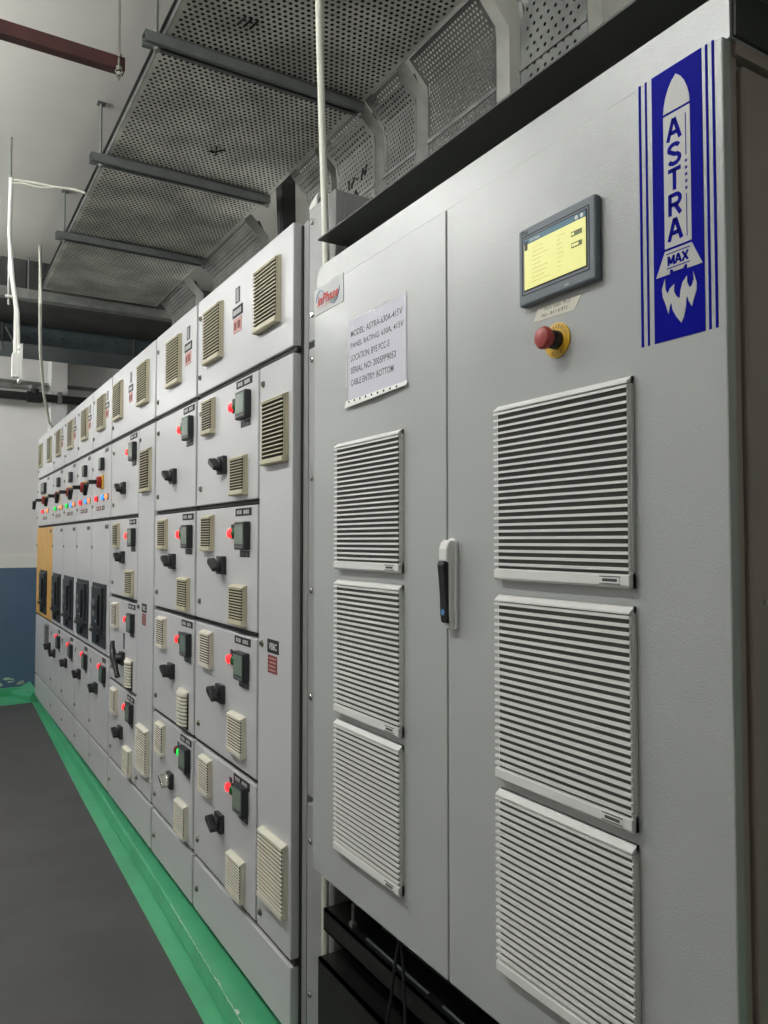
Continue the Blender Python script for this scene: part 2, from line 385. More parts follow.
G = 0.010    # half joint between doors
def feeder(sec, yl, ya, yb, zt, zb, g1=True, g2=True, handle_dz=0.218, lit='red', lcd='lcd', lower='vent', sticker=False, bighandle=False, label='inkb', dz0=0.0):
    door(sec, ya, yb, zb+G, zt-G)
    if g1: vent(sec, yl-0.168, zt-0.10, 0.116, 0.138, 11, 'beige' if zt > 1.3 else 'cream', 'beige' if zt > 1.3 else 'cream', 'beige_in')
    if g2 and lower == 'vent':
        vent(sec, yl-0.499, zt-0.35 if zt > 1.0 else zb+0.095, 0.136, 0.138, 11, 'beige' if zt > 1.5 else 'cream', 'beige' if zt > 1.5 else 'cream', 'beige_in')
    if lower == 'rounded':
        y0, z0 = yl-0.499, zb+0.092
        def g():
            mb = MB()
            arc = [(-0.024*math.sin(math.pi*i/8)-0.002, 0.06*math.cos(math.pi*i/8)) for i in range(9)]
            n = 9
            for k in range(n):
                z = 0.066-k*0.0148
                vs = [(x, y, z) for x, y in arc] + [(x*1.05, y, z-0.0085) for x, y in arc] + [(0, 0.06, z), (0, -0.06, z), (0, 0.06, z-0.0085), (0, -0.06, z-0.0085)]
                mb.add(vs, [(i, i+1, i+10, i+9) for i in range(8)] + [tuple(range(9))+(19, 18), tuple(range(17, 8, -1))+(20, 21)])
            return mb.mesh('louvre_slats')
        o = obj('vent_grille', cached('rvb', lambda: MB().plate([(-.062, -.074), (.062, -.074), (.062, .074), (-.062, .074)], -0.006, 0).mesh('vent_grille')), 'beige_in', sec, (D, y0, z0))
        s = obj('louvre_slats', cached('rvs', g), 'cream', o, (D, y0, z0)); s['kind'] = 'stuff'
        obj('hood', cached('rvh', lambda: MB().add([(-0.024*math.sin(math.pi*i/8)-0.004, 0.062*math.cos(math.pi*i/8), .066) for i in range(9)] +
            [(-0.016*math.sin(math.pi*i/8), 0.062*math.cos(math.pi*i/8), .080) for i in range(9)], [(i, i+1, i+10, i+9) for i in range(8)] + [tuple(range(9, 18)), tuple(range(8, -1, -1))]).mesh('hood')), 'cream', o, (D, y0, z0))
    z = zt-0.103+dz0
    lamp(sec, yl-0.425, z, 'red_on' if lit == 'red' else 'red_off')
    lamp(sec, yl-0.466, z, 'green_off' if lit == 'red' else 'green_on')
    for dy in (.425, .466): label_plate(sec, yl-dy, z+0.026, 0.026, 0.012, 'dark', 0)
    meter(sec, yl-0.548, zt-0.112+dz0, lcd=lcd)
    label_plate(sec, yl-0.53, zt-0.030, 0.15, 0.026, label, 2)
    label_plate(sec, yl-0.545, zt-0.174+dz0, 0.088, 0.022, 'dark', 2, print_='greylab')
    if bighandle:
        y0, z0 = yl-0.355, zt-0.318
        o = obj('rotary_handle', MB().box(-0.02, 0, -.036, .036, -.036, .036).mesh('rotary_handle', bevel=.004), 'dark', sec, (D, y0, z0))
        obj('shaft', MB().lathe([(-0.02, .032), (-0.035, .028), (-.045, .024)], 0, 0, 18), 'blackp', o, (D, y0, z0))
        mb = MB().tube([(-.043, .072, .085), (-.048, .055, .06), (-.052, 0, 0), (-.048, -.05, -.06), (-.046, -.07, -.085)], [.011, .013, .02, .013, .015], 10)
        obj('lever', mb.mesh('lever', smooth=True), 'blackp', o, (D, y0, z0))
    else: knob(sec, yl-0.328, zt-handle_dz, grip='chrome' if lit == 'green' else 'blackp')
    if sticker: label_plate(sec, yl-0.36, zt-0.225, 0.035, 0.085, 'dark', 3, vertical=True, print_='greylab')
    lock(sec, yl-0.06, zb+0.075)
    lock(sec, yl-0.06, zt-0.075) if zt > 1.8 else None
def top_cover(sec, ya, yb, grilles, labels=None, single=False):
    door(sec, ya, yb, R1+G, R0, name='top_cover')
    for yc in grilles: vent(sec, yc, 2.328, 0.19, 0.212, 15, 'beige', 'beige', 'beige_in', single=single)
    if labels is not None:
        label_plate(sec, labels, 2.412, 0.042, 0.055, 'dark', 2, vertical=True)
        label_plate(sec, labels, 2.354, 0.10, 0.036, 'inkb', 3)
        label_plate(sec, labels, 2.305, 0.08, 0.052, 'pinklab', 2, print_='redlab')
    lock(sec, yb-0.035, R1+0.075); lock(sec, yb-0.035, R0-0.075)
def plinth(sec, ya, yb):
    door(sec, ya, yb, R6+.008, R5-G, name='plinth_cover'); lock(sec, yb-0.05, (R5+R6)/2-.01)
def alley(sec, ya, yb, single=False):
    door(sec, ya, yb, R5+G, R1-G, name='cable_alley_door')
    yc = (ya+yb)/2
    vent(sec, yc-.012, 1.886, 0.18, 0.212, 14, 'beige', 'beige', 'beige_in', single=single)
    vent(sec, yc-.015, 0.532, 0.19, 0.218, 15, 'cream', 'cream', 'beige_in', single=single)
    for z in (2.05, 1.211, 0.363): lock(sec, yb-0.032, z)
    o = label_plate(sec, yc+.008, 1.211, 0.088, 0.042, 'inkb', 0)
    letters('VBBC', yc+.008, 1.211, 0.062, 0.022, D-0.002, 'white', o, 0.02)
    o = label_plate(sec, yc+.012, 1.155, 0.072, 0.055, 'redlab', 0)
    obj('lettering', cached('danger', lambda: MB().box(-.0021, -.0015, -.03, .03, .016, .020).box(-.0021, -.0015, -.03, .022, .004, .008).box(-.0021, -.0015, -.026, .03, -.008, -.004).box(-.0021, -.0015, -.03, .026, -.020, -.016).mesh('lettering')), 'pinklab', o, (D, yc+.012, 1.155))

GRP = 'sections of the switchgear row'
def section(label, ya, yb):
    s = thing('switchgear_section', label, 'switchgear', (1.4, (ya+yb)/2, 0.06), GRP)
    body(s, ya, yb); return s
# A: nearest wide section with cable alley
a = section('nearest wide light grey switchgear section, two top vents and tall louvred cable alley door', 2.062, 3.044)
top_cover(a, 2.107, 3.034, (2.825, 2.292), 2.58, True)
alley(a, 2.107, 2.368, True)
feeder(a, 3.04, 2.382, 3.032, R1, R2, handle_dz=0.30)
feeder(a, 3.04, 2.382, 3.032, R2, R3)
feeder(a, 3.04, 2.382, 3.032, R3, R4, handle_dz=0.24)
feeder(a, 3.04, 2.382, 3.032, R4, R5, handle_dz=0.225, dz0=0.03)
obj('door_gap_strip', MB().box(0.976, 0.980, 2.094, 2.106, R6, R0-.01), 'gap', a)  # dark strip paints the shadow in the gap beside the door
plinth(a, 2.107, 3.034); joints(a, 2.1, 3.03, (R1, R5)); joints(a, 2.39, 3.03, (R2, R3, R4))
# B
b = section('narrow grey switchgear section beside the nearest one, lowest door with a green lit lamp', 3.048, 3.68)
top_cover(b, 3.056, 3.672, (3.355,), 3.165)
feeder(b, 3.677, 3.056, 3.668, R1, R2, g1=False, g2=False, handle_dz=0.295)
feeder(b, 3.677, 3.056, 3.668, R2, R3)
feeder(b, 3.677, 3.056, 3.668, R3, R4, handle_dz=0.25, lower='rounded')
feeder(b, 3.677, 3.056, 3.668, R4, R5, handle_dz=0.242, lit='green', dz0=0.012)
plinth(b, 3.056, 3.672); joints(b, 3.06, 3.67, (R1, R2, R3, R4, R5))
# C
c = section('wide grey switchgear section with a long black lever handle on its third door', 3.686, 4.656)
top_cover(c, 3.694, 4.648, (4.47, 3.90), 4.19)
alley(c, 3.694, 3.995)
feeder(c, 4.64, 4.008, 4.646, R1, R2, g1=False, g2=False, handle_dz=0.29)
feeder(c, 4.64, 4.008, 4.646, R2, R3)
feeder(c, 4.64, 4.008, 4.646, R3, R4, lower='rounded', sticker=True, bighandle=True)
feeder(c, 4.64, 4.008, 4.646, R4, R5, handle_dz=0.24, dz0=0.015)
plinth(c, 3.694, 4.648); joints(c, 3.70, 4.65, (R1, R5)); joints(c, 4.01, 4.65, (R2, R3, R4))

def breaker(sec, yc, zc, wv, hv):
    a_, b_ = wv/2, hv/2
    o = obj('circuit_breaker', MB().box(-0.008, 0.0, -a_, a_, -b_, b_).mesh('circuit_breaker', bevel=.003), 'dark', sec, (D, yc, zc))
    obj('front_panel', MB().box(-0.022, -0.008, -a_*.72, a_*.78, -b_*.42, b_*.88).mesh('front_panel', bevel=.004), 'dark', o, (D, yc, zc))
    obj('charging_handle', MB().box(-0.034, -0.022, -a_*.50, -a_*.34, -b_*.30, b_*.66).mesh('charging_handle', bevel=.004), 'blackp', o, (D, yc, zc))
    for q in (-.05, .30): obj('push_button', MB().box(-0.028, -0.022, a_*.15, a_*.45, b_*q, b_*(q+.15)), 'greylab', o, (D, yc, zc))
    obj('indicator_window', MB().box(-0.024, -0.022, -a_*.2, a_*.05, -b_*.24, -b_*.18), 'white', o, (D, yc, zc))
    obj('rail', MB().box(-0.03, -0.006, -a_*.82, a_*.86, -b_*.60, -b_*.50).mesh('rail', bevel=.003), 'blackp', o, (D, yc, zc))
    obj('racking_port', MB().lathe([(-0.006, .03), (-0.022, .026), (-0.024, .018)], 0, -b_*.76, 14), 'blackp', o, (D, yc, zc))
    return o
def crank(sec, yc, zc):
    o = obj('rotary_isolator', cached('ip', lambda: MB().box(-0.008, 0, -.048, .048, -.042, .042).mesh('rotary_isolator', bevel=.003)), 'yellow', sec, (D, yc, zc))
    obj('isolator_disc', cached('id', lambda: MB().lathe([(-0.008, .036), (-0.03, .034), (-.034, .028)], 0, 0, 18).mesh('isolator_disc')), 'redrot', o, (D, yc, zc))
    obj('crank_handle', cached('ic', lambda: MB().tube([(-0.03, 0, 0), (-.080, 0, -.002), (-.092, .006, -.016), (-.094, .030, -.080)], [.014, .015, .017, .013], 10).mesh('crank_handle', smooth=True)), 'blackp', o, (D, yc, zc))
def acb_section(ya, yb, label, wide=False, col='gear', lamps=('red_on', 'blue_on', 'amber_on'), colour_note=''):
    s = section(label, ya, yb)
    yl = yb
    if wide: top_cover(s, ya+.006, yb-.006, (ya+.76, ya+.20), None)
    else: top_cover(s, ya+.006, yb-.006, (yb-.30,), yb-.445)
    yo = yl - (0.0 if not wide else 0.24)
    door(s, ya+.006, yb-.006, R2+G, R1-G)
    if wide:
        meter(s, yo-.30, 2.008, lcd='dark'); meter(s, yo-.20, 2.008, lcd='dark')
    else: meter(s, yo-.345, 2.008, 0.075, lcd='lcd')
    label_plate(s, yo-.45, 2.085, 0.10, 0.026, 'greylab', 2, print_='dark')
    crank(s, yo-.315, 1.90)
    for dy, mm in ((.18, lamps[0]), (.38, lamps[1]), (.49, lamps[2])): lamp(s, yo-dy, 1.803, mm, r=.016)
    label_plate(s, yo-.22, 1.742, 0.13, 0.025, 'redlab', 2); label_plate(s, yo-.36, 1.742, 0.07, 0.025, 'inkb', 2)
    lock(s, yl-.03, 2.0); lock(s, yl-.03, 1.76)
    d = door(s, ya+.006, yb-.006, ACBZ+G, R2-G, material=col)
    label_plate(s, ya+.10, 1.625, 0.10, 0.026, 'greylab', 2, print_='dark')
    breaker(s, (yl-.29) if not wide else 7.415, 1.092, 0.40, 0.38)
    lock(s, yl-.03, 1.50); lock(s, yl-.03, 1.0)
    door(s, ya+.006, yb-.006, R5+G, ACBZ-G)
    if wide:
        vent(s, 7.14, 0.75, 0.15, 0.16, 10, 'greylab', 'greylab', 'dark'); knob(s, 6.98, 0.66)
    else:
        meter(s, ya+.12, 0.752); lamp(s, ya+.225, 0.785, 'red_on'); knob(s, ya+.335, 0.638)
        label_plate(s, ya+.13, 0.832, 0.10, 0.026, 'dark', 2, print_='greylab')
        label_plate(s, ya+.12, 0.688, 0.07, 0.02, 'dark', 0)
        label_plate(s, yb-.03, 0.78, 0.03, 0.026, 'dark', 0)
    lock(s, yl-.03, 0.40)
    plinth(s, ya+.006, yb-.006)
    joints(s, ya+.01, yb-.01, (R1, R2, ACBZ, R5))
    return s
acb_section(4.664, 5.235, 'breaker section with black breaker window next to the long lever handle section')
acb_section(5.241, 5.79, 'second grey breaker section counting from the long lever handle section')
acb_section(5.796, 6.365, 'third grey breaker section, green lit lamp under its red isolator', lamps=('green_on', 'blue_on', 'amber_on'))
acb_section(6.371, 6.94, 'grey breaker section right beside the yellow door', lamps=('green_on', 'white', 'amber_on'))
acb_section(6.946, 7.93, 'far end switchgear section with an orange yellow breaker door', wide=True, col='ydoor', lamps=('red_on', 'white', 'amber_on'))

# narrow end section of the row, next to the near cabinet
fs = thing('end_panel_section', 'narrow plain grey end panel with screws between switchgear and large cabinet', 'switchgear', (1.4, 1.935, 0.06))
obj('body', MB().box(0.985, 1.95, 1.842, 2.03, 0.06, R0-.004), 'gear_edge', fs)
obj('cover', MB().box(0.955, 0.985, 1.842, 2.008, R1-.004, R0).mesh('cover', bevel=.004), 'gear_edge', fs)
obj('cover', MB().box(0.955, 0.985, 1.842, 2.008, 0.82, R1-.022).mesh('cover', bevel=.004), 'gear_edge', fs)
obj('cover', MB().box(0.955, 0.985, 1.842, 2.008, 0.10, 0.80).mesh('cover', bevel=.004), 'gear_edge', fs)
scr = MB().lathe([(0, .009), (-.003, .009), (-.006, .006)], 0, 0, 12).mesh('screw')
for z in (2.46, 2.19, 2.06, 1.72, 1.40, 1.10, 0.70, 0.28): obj('screw', scr, 'chrome', fs, (0.955, 1.982, z))
obj('side_strip', MB().box(1.02, 1.04, 2.031, 2.060, 0.10, R0-.01), 'gap', fs)  # dark strip puts the shade of the recess into colour

# ================================================================== NEAR CABINET
d = 0.88
cab = thing('power_cabinet', 'large light grey two door cabinet in the foreground with louvred vents', 'cabinet', (1.25, 1.21, 0.06))
YL, YR, YS, ZB, ZT = 1.815, 0.609, 1.222, 0.70, 2.196
BT = 2.264
# body with rounded upper corners (shell: top front band, back, sides)
def rounded(y0, y1, z0, z1, r, n=8):
    pts = [(y0, z0), (y1, z0)]
    for i in range(n+1):
        t = math.pi/2*i/n; pts.append((y1-r+r*math.cos(t), z1-r+r*math.sin(t)))
    for i in range(n+1):
        t = math.pi/2+math.pi/2*i/n; pts.append((y0+r+r*math.cos(t), z1-r+r*math.sin(t)))
    return pts
obj('body', MB().box(0.90, 1.68, 0.622, 1.828, ZB, ZT+.001), 'cab', cab)
arc = [(1.824-.034+.034*math.cos(t), BT-.034+.034*math.sin(t)) for t in [math.pi/2*i/8 for i in range(9)]]
band = [(0.607, ZT+.0012), (1.824, ZT+.0012)] + arc + [(0.607, BT)]
mb = MB(); nb = len(band)
vs = [(0.892, y, z) for y, z in band] + [(1.68, y, z) for y, z in band]
mb.add(vs, [tuple(range(nb)), tuple(range(2*nb-1, nb-1, -1))] + [(i, (i+1) % nb, (i+1) % nb+nb, i+nb) for i in range(nb)])
obj('top_band', mb, 'cab', cab)
obj('front_post', MB().box(0.893, 0.90, 0.622, 0.66, ZB, ZT).mesh('p'), 'gap', cab)
dl = obj('door', MB().box(d, 0.898, YS+.002, YL, ZB, ZT).mesh('door', bevel=.0025), 'cab', cab)
dr = obj('door', MB().box(d, 0.898, YR, YS-.002, ZB, ZT).mesh('door', bevel=.0025), 'cab', cab)
obj('door_gap_strip', MB().box(0.894, 0.90, YS-.006, YS+.006, ZB, ZT), 'gap', cab)
obj('side_panel', MB().box(0.918, 1.66, 0.606, 0.62, ZB+.03, 2.168).mesh('side_panel', bevel=.004), 'cab_side', cab)
obj('side_frame', MB().box(0.90, 0.912, 0.612, 0.622, ZB, ZT), 'cab_side', cab)
obj('side_rail', MB().box(0.905, 1.68, 0.606, 0.622, 2.178, ZT), 'cab_side', cab)
obj('band_end', MB().box(0.898, 1.68, 0.602, 0.607, ZT+.004, BT), 'roof', cab)
obj('screw', MB().tube([(0.945, 0.606, 1.46), (0.945, 0.603, 1.46)], .004, 10), 'chrome', cab)
obj('roof_sheet', MB().box(0.90, 1.72, 0.45, 1.838, 2.346, 2.350), 'roof', cab)
obj('roof_core', MB().box(1.04, 1.66, 0.64, 1.76, BT, 2.345), 'roof', cab)
# the six vents, their slats one by one
for (y0, y1) in ((1.378, 1.673), (0.761, 1.061)):
    for (z0, z1) in ((1.472, 1.778), (1.128, 1.446), (0.800, 1.110)):
        vent(cab, (y0+y1)/2, (z0+z1)/2, y1-y0, z1-z0, 24, 'vent', 'vent', 'vent_in', t=0.015, single=True, X=d, badge=True)
# swing handle on the right door
hy = 1.200
o = obj('door_handle', MB().plate(rounded(hy-.016, hy+.016, 1.372, 1.545, .015), d-.008, d).mesh('h', bevel=.002), 'vent', cab)
mb = MB()
n = 10
pr = [(0, 1.540), (-.010, 1.543), (-.017, 1.537), (-.021, 1.525), (-.021, 1.503), (-.014, 1.498), (-.014, 1.40), (-.010, 1.378), (0, 1.376)]
obj('handle_body', MB().prism([(d-.006+p[0], p[1]) for p in pr], hy-.013, hy+.013).mesh('hb', bevel=.003), 'vent', o)
pr = [(-.014, 1.500), (-.024, 1.503), (-.027, 1.494), (-.024, 1.470), (-.021, 1.43), (-.020, 1.40), (-.018, 1.385), (-.013, 1.383)]
obj('lever', MB().prism([(d-.006+p[0], p[1]) for p in pr], hy-.011, hy+.011).mesh('hl', bevel=.003), 'blackp', o)
obj('lever_emblem', MB().lathe([(0, .006), (-.001, .006)], hy+.0, 1.405, 12, x0=d-.0262), 'blueink', o)
# touch panel
XS = 0.866
bz = obj('touch_panel', MB().box(XS, d, 0.818, 0.993, 1.936, 2.068).mesh('tp', bevel=.0045, segs=3), 'bezel', cab)
for (ya, yb, za, zb2) in ((0.830, 0.983, 2.0530, 2.0540), (0.830, 0.983, 1.9535, 1.9545), (0.830, 0.831, 1.9545, 2.053), (0.982, 0.983, 1.9545, 2.053)): obj('recess_line', MB().box(XS-.0006, XS, ya, yb, za, zb2), 'inkb', bz)
obj('screen_border', MB().box(XS-.0006, XS, 0.8345, 0.978, 1.9595, 2.0495), 'inkb', bz)
obj('screen', MB().box(XS-.0014, XS-.0006, 0.8365, 0.976, 1.9615, 2.0375), 'screen', bz)
obj('screen_bar', MB().box(XS-.0014, XS-.0006, 0.8365, 0.976, 2.0375, 2.0475), 'screen_bar', bz)
for i in range(9):
    z = 2.028-i*0.0071
    obj('screen_text', MB().box(XS-.0018, XS-.0014, 0.957-random.uniform(.018, .044), 0.957, z-.0008, z+.0008), 'screen_txt', bz)
    obj('screen_text', MB().box(XS-.0018, XS-.0014, 0.899-random.uniform(.004, .018), 0.899, z-.0008, z+.0008), 'screen_txt', bz)
for z in (2.019, 2.001):
    obj('screen_button', MB().box(XS-.0018, XS-.0014, 0.844, 0.867, z-.004, z+.004), 'screen_dk', bz)
    obj('screen_text', MB().box(XS-.0022, XS-.0018, 0.860 if z > 2.01 else 0.851, 0.8655, z-.002, z+.002), 'screen', bz)
obj('screen_icon', MB().box(XS-.002, XS-.0014, 0.968, 0.9745, 2.028, 2.043), 'dark', bz)
obj('screen_icon', MB().lathe([(0, .0034), (-.0006, .0034)], 0.855, 2.0425, 12, x0=XS-.0014), 'white', bz)
obj('screen_icon', MB().lathe([(0, .0034), (-.0006, .0034)], 0.844, 2.0425, 12, x0=XS-.0014), 'white', bz)
letters('Grid Status', 0.950, 2.0425, 0.024, 0.005, XS-.0018, 'white', bz, 0.01)
letters('Pro', 0.9765, 2.0595, 0.017, 0.009, XS-.0004, 'inkb', bz, 0.01, 0.2)
letters('run', 0.879, 1.944, 0.010, 0.003, XS-.0004, 'white', bz)
# tape with two hand-written lines
q = [px(u, v, d) for u, v in ((533.5, 323), (538.5, 308.5), (581.5, 294.5), (574.5, 310))]
tp = obj('tape_label', MB().plate(q, d-.0007, d), 'tape', cab)
letters('Thro main  Fn.2', 0.915, 1.9235, 0.060, 0.0048, d-.0009, 'inkb', tp, 0.0, 0.15)
letters('F62 - B11 & BT2', 0.921, 1.9140, 0.060, 0.0048, d-.0009, 'inkb', tp, 0.0, 0.15)
# emergency stop
ey, ez = 0.914, 1.865
es = obj('emergency_stop', MB().lathe([(0, .0285), (-.0025, .0285), (-.003, .027)], ey, ez, 32, x0=d).mesh('e', smooth=True), 'yellow', cab)
obj('collar', MB().lathe([(-.003, .015), (-.014, .015), (-.018, .012)], ey, ez, 24, x0=d).mesh('c', smooth=True), 'blackp', es)
obj('mushroom_head', MB().lathe([(-.016, .0115), (-.024, .0125), (-.026, .0175), (-.032, .0185), (-.037, .0155), (-.040, .007)], ey, ez, 28, x0=d).mesh('mh', smooth=True), 'redknob', es)
def arc_letters(s, cy, cz, R, a0, a1, size, X, material, parent):
    for i, ch in enumerate(s):
        t = a0 + (a1-a0)*i/(len(s)-1)
        me = text_mesh(ch, size*.62 if ch != 'I' else size*.15, size, 0.0)
        rot = Matrix.Rotation(-(t-math.pi/2) if False else (math.pi/2-t), 4, 'X')
        me.transform(rot)
        obj('lettering', me, material, parent, (X, cy - R*math.cos(t), cz + R*math.sin(t)))
arc_letters('EMERGENCY', ey, ez, .0225, math.radians(155), math.radians(25), .0055, d-.0036, 'inkb', es)
arc_letters('STOP', ey, ez, .0225, math.radians(245), math.radians(295), .0055, d-.0036, 'inkb', es)
# logo plate on the left door
lp = obj('logo_plate', MB().box(d-.0012, d, 1.652, 1.8145, 2.129, 2.1985), 'plate', cab)
letters('inPhase', 1.735, 2.163, 0.118, 0.027, d-.0020, 'redink', lp, 0.03, 0.25)
letters('Power Quality', 1.752, 2.144, 0.075, 0.005, d-.0018, 'redink', lp, 0.0, 0.2)
mb = MB().tube([(d-.0016, 1.80-.0, 2.163), (d-.0016, 1.798, 2.176), (d-.0016, 1.790, 2.186), (d-.0016, 1.778, 2.190), (d-.0016, 1.765, 2.185), (d-.0016, 1.756, 2.175)], .0011, 6)
obj('logo_swoosh', mb, 'blueink', lp)
mb = MB().tube([(d-.0016, 1.722, 2.149), (d-.0016, 1.712, 2.140), (d-.0016, 1.698, 2.138), (d-.0016, 1.686, 2.144), (d-.0016, 1.676, 2.158), (d-.0016, 1.670, 2.172)], .0011, 6)
obj('logo_swoosh', mb, 'blueink', lp)
mb = MB().tube([(d-.0014, 1.725, 2.152), (d-.0014, 1.706, 2.145), (d-.0014, 1.690, 2.150)], .0016, 6)
obj('logo_swoosh', mb, 'greenink', lp)
# blue rocket decal
def P(*pts, o=(630, 40), s=6.4): return [px(o[0]+a/s, o[1]+b/s, d) for a, b in pts]
zt_, zb_ = 2.1975, 1.8165
dc = obj('decal', MB().box(d-.0008, d, 0.6405, 0.7220, zb_, zt_), 'blue', cab)
for (u0, u1) in ((639.9, 642.1), (646.2, 648.0), (707.3, 709.6), (713.9, 716.4)):
    ya, yb = px(u1, 190, d)[0], px(u0, 190, d)[0]
    obj('decal_stripe', MB().box(d-.0008, d, ya, yb, zb_, zt_), 'blue', dc)
X1, X2 = d-.0014, d-.0008
A2 = lambda *pts: P(*pts, o=(630, 190))
yl_, yr_ = px(664.6, 180, d)[0], px(691.4, 180, d)[0]
zbody = P((216, 502))[0][1]; ztip = P((300, 213))[0][1]
ymid = (yl_+yr_)/2
hw = (yl_-yr_)/2
zfin = A2((228, 392))[0][1]
nose = [(ymid + hw*s_, zbody+.0035 + (ztip-zbody-.0035)*t_) for s_, t_ in ((1, 0), (.95, .22), (.81, .46), (.59, .69), (.32, .87), (.0, 1.0), (-.32, .87), (-.59, .69), (-.81, .46), (-.95, .22), (-1, 0))]
obj('rocket_nose', MB().plate(nose, X1, X2), 'vinylgrey', dc)
obj('rocket_body', MB().box(X1, X2, yr_, yl_, zfin+.002, zbody), 'vinylgrey', dc)
zf2 = A2((172, 570))[0][1]
yfl, yfr = px(656.9, 279, d)[0], px(703.2, 263, d)[0]
fin = [(yl_, zfin-.0015), (yr_, zfin-.0015), (yfr, zf2), (ymid-.014, zf2), (ymid-.014, zf2+.006), (ymid-.010, zf2+.006), (ymid-.008, zf2+.002), (ymid+.008, zf2+.002), (ymid+.010, zf2+.006), (ymid+.014, zf2+.006), (ymid+.014, zf2), (yfl, zf2)]
obj('rocket_fin', MB().plate(fin, X1, X2), 'vinylgrey', dc)
ycol = px(676.4, 180, d)[0]
ztops = [P((0, v))[0][1] for v in (0,)]
lh = 0.0305; pitch = (zbody-.006-lh/2 - (zfin+.012+lh/2))/4.0
def ribbon(mb, pts, wd, x0, x1, closed=False):
    """thick flat stroke through pts (y, z)"""
    P2 = [Vector((p[0], p[1])) for p in pts]; L_ = []; R_ = []
    for i, p in enumerate(P2):
        a_ = P2[max(i-1, 0)]; b_ = P2[min(i+1, len(P2)-1)]
        d1 = (p-a_).normalized() if i > 0 else (b_-p).normalized()
        d2 = (b_-p).normalized() if i < len(P2)-1 else d1
        tg = (d1+d2).normalized(); nrm = Vector((-tg.y, tg.x)); k = wd/2/max(.35, abs(nrm.dot(Vector((-d1.y, d1.x)))))
        L_.append(p+nrm*k); R_.append(p-nrm*k)
    for i in range(len(P2)-1):
        mb.plate([tuple(L_[i]), tuple(L_[i+1]), tuple(R_[i+1]), tuple(R_[i])], x0, x1)
def arcp(cx, cy, rx, ry, a0, a1, n=10): return [(cx+rx*math.cos(math.radians(a0+(a1-a0)*i/n)), cy+ry*math.sin(math.radians(a0+(a1-a0)*i/n))) for i in range(n+1)]
GLY = {   # strokes in a unit box, x to the right, y up
 'A': [[(-.44, -.5), (-.02, .5)], [(.44, -.5), (.02, .5)], [(-.28, -.16), (.28, -.16)]],
 'S': [arcp(0, .24, .36, .20, 20, 200) + arcp(0, -.23, .38, .22, 150, -160)[2:]],
 'T': [[(-.45, .42), (.45, .42)], [(0, .45), (0, -.5)]],
 'R': [[(-.34, -.5), (-.34, .5)], [(-.34, .42), (.08, .42)] + arcp(.10, .20, .27, .22, 90, -90, 8) + [(-.34, -.02)], [(.02, -.03), (.40, -.5)]],
 'M': [[(-.42, -.5), (-.42, .5)], [(.42, -.5), (.42, .5)], [(-.40, .48), (0, -.35)], [(.40, .48), (0, -.35)]],
 'X': [[(-.42, -.5), (.42, .5)], [(-.42, .5), (.42, -.5)]]}
def glyph(ch, y, z, w_, h_, wd):
    mb = MB()
    for st in GLY[ch]: ribbon(mb, [(y - a_*w_, z + b_*h_) for a_, b_ in st], wd, X1-.0003, X1)
    return obj('letter', mb, 'blue', dc)
for i, ch in enumerate('ASTRA'):
    glyph(ch, ycol+.002, zbody-.008-lh/2-i*pitch, 0.0232, lh, .0058)
yln = px(687.0, 180, d)[0]
zm0, zm1 = P((0, 470))[0][1], P((0, 735))[0][1]
H5 = zbody-zfin
obj('rocket_line', MB().box(X1-.0003, X1, yln-.0006, yln+.0006, zbody-.36*H5, zbody-.05*H5).box(X1-.0003, X1, yln-.0006, yln+.0006, zfin+.05*H5, zfin+.36*H5), 'blue', dc)
for i in range(5):
    zc_ = zbody-(.40+.05*i)*H5
    star = [(yln + (0.0030 if k % 2 == 0 else .0012)*math.sin(k*math.pi/5), zc_ + (0.0034 if k % 2 == 0 else .0014)*math.cos(k*math.pi/5)) for k in range(10)]
    obj('rocket_star', MB().plate(star, X1-.0003, X1), 'blue', dc)
zmx = (zfin+zf2)/2+.002
for ch, dy in (('M', .0115), ('A', 0), ('X', -.0112)): glyph(ch, ymid+dy, zmx-.001, 0.0105, .0130, .0032)
obj('rocket_line', MB().box(X1-.0003, X1, ymid-.019, ymid+.019, zmx+.0085, zmx+.0098).box(X1-.0003, X1, ymid-.019, ymid+.019, zmx-.0118, zmx-.0105), 'blue', dc)
fl = A2((228, 570), (208, 640), (215, 690), (235, 740), (250, 792), (258, 745), (270, 722), (275, 765), (300, 810), (333, 850), (350, 810), (362, 740), (365, 690), (372, 680), (380, 710), (400, 745), (410, 705), (430, 640), (430, 590), (408, 520), (412, 570), (400, 610), (385, 625), (370, 590), (368, 548), (340, 590), (328, 640), (322, 695), (300, 680), (285, 650), (288, 600), (260, 630), (245, 665), (232, 640))
obj('rocket_flame', MB().plate(fl, X1, X2), 'vinylgrey', dc)

# notice in a clear sleeve, taped to the left door
ns = thing('notice_sheet', 'white printed notice in a clear plastic sleeve on the cabinet door', 'notice', (d, 1.496, 1.865))
y0, y1, z0, z1 = 1.360, 1.634, 1.866, 2.073
n = 14
vs = []; fsx = []
for j in range(n+1):
    for i in range(n+1):
        yy = y0+(y1-y0)*i/n; zz = z0+.012+(z1-z0-.012)*j/n
        if j == n: zz += random.uniform(-.004, .003)
        vs.append((d-.0015-0.0022*(math.sin(i*.9+j*.7)*.5+.5)*(0.3+j/n), yy, zz))
for j in range(n):
    for i in range(n): fsx.append((j*(n+1)+i, j*(n+1)+i+1, (j+1)*(n+1)+i+1, (j+1)*(n+1)+i))
obj('paper', MB().box(d-.0012, d-.0004, y0+.006, y1-.008, z0+.014, z1-.004), 'paper', ns)
obj('sleeve', MB().add(vs, fsx).mesh('sleeve', smooth=True), 'sleeve', ns)
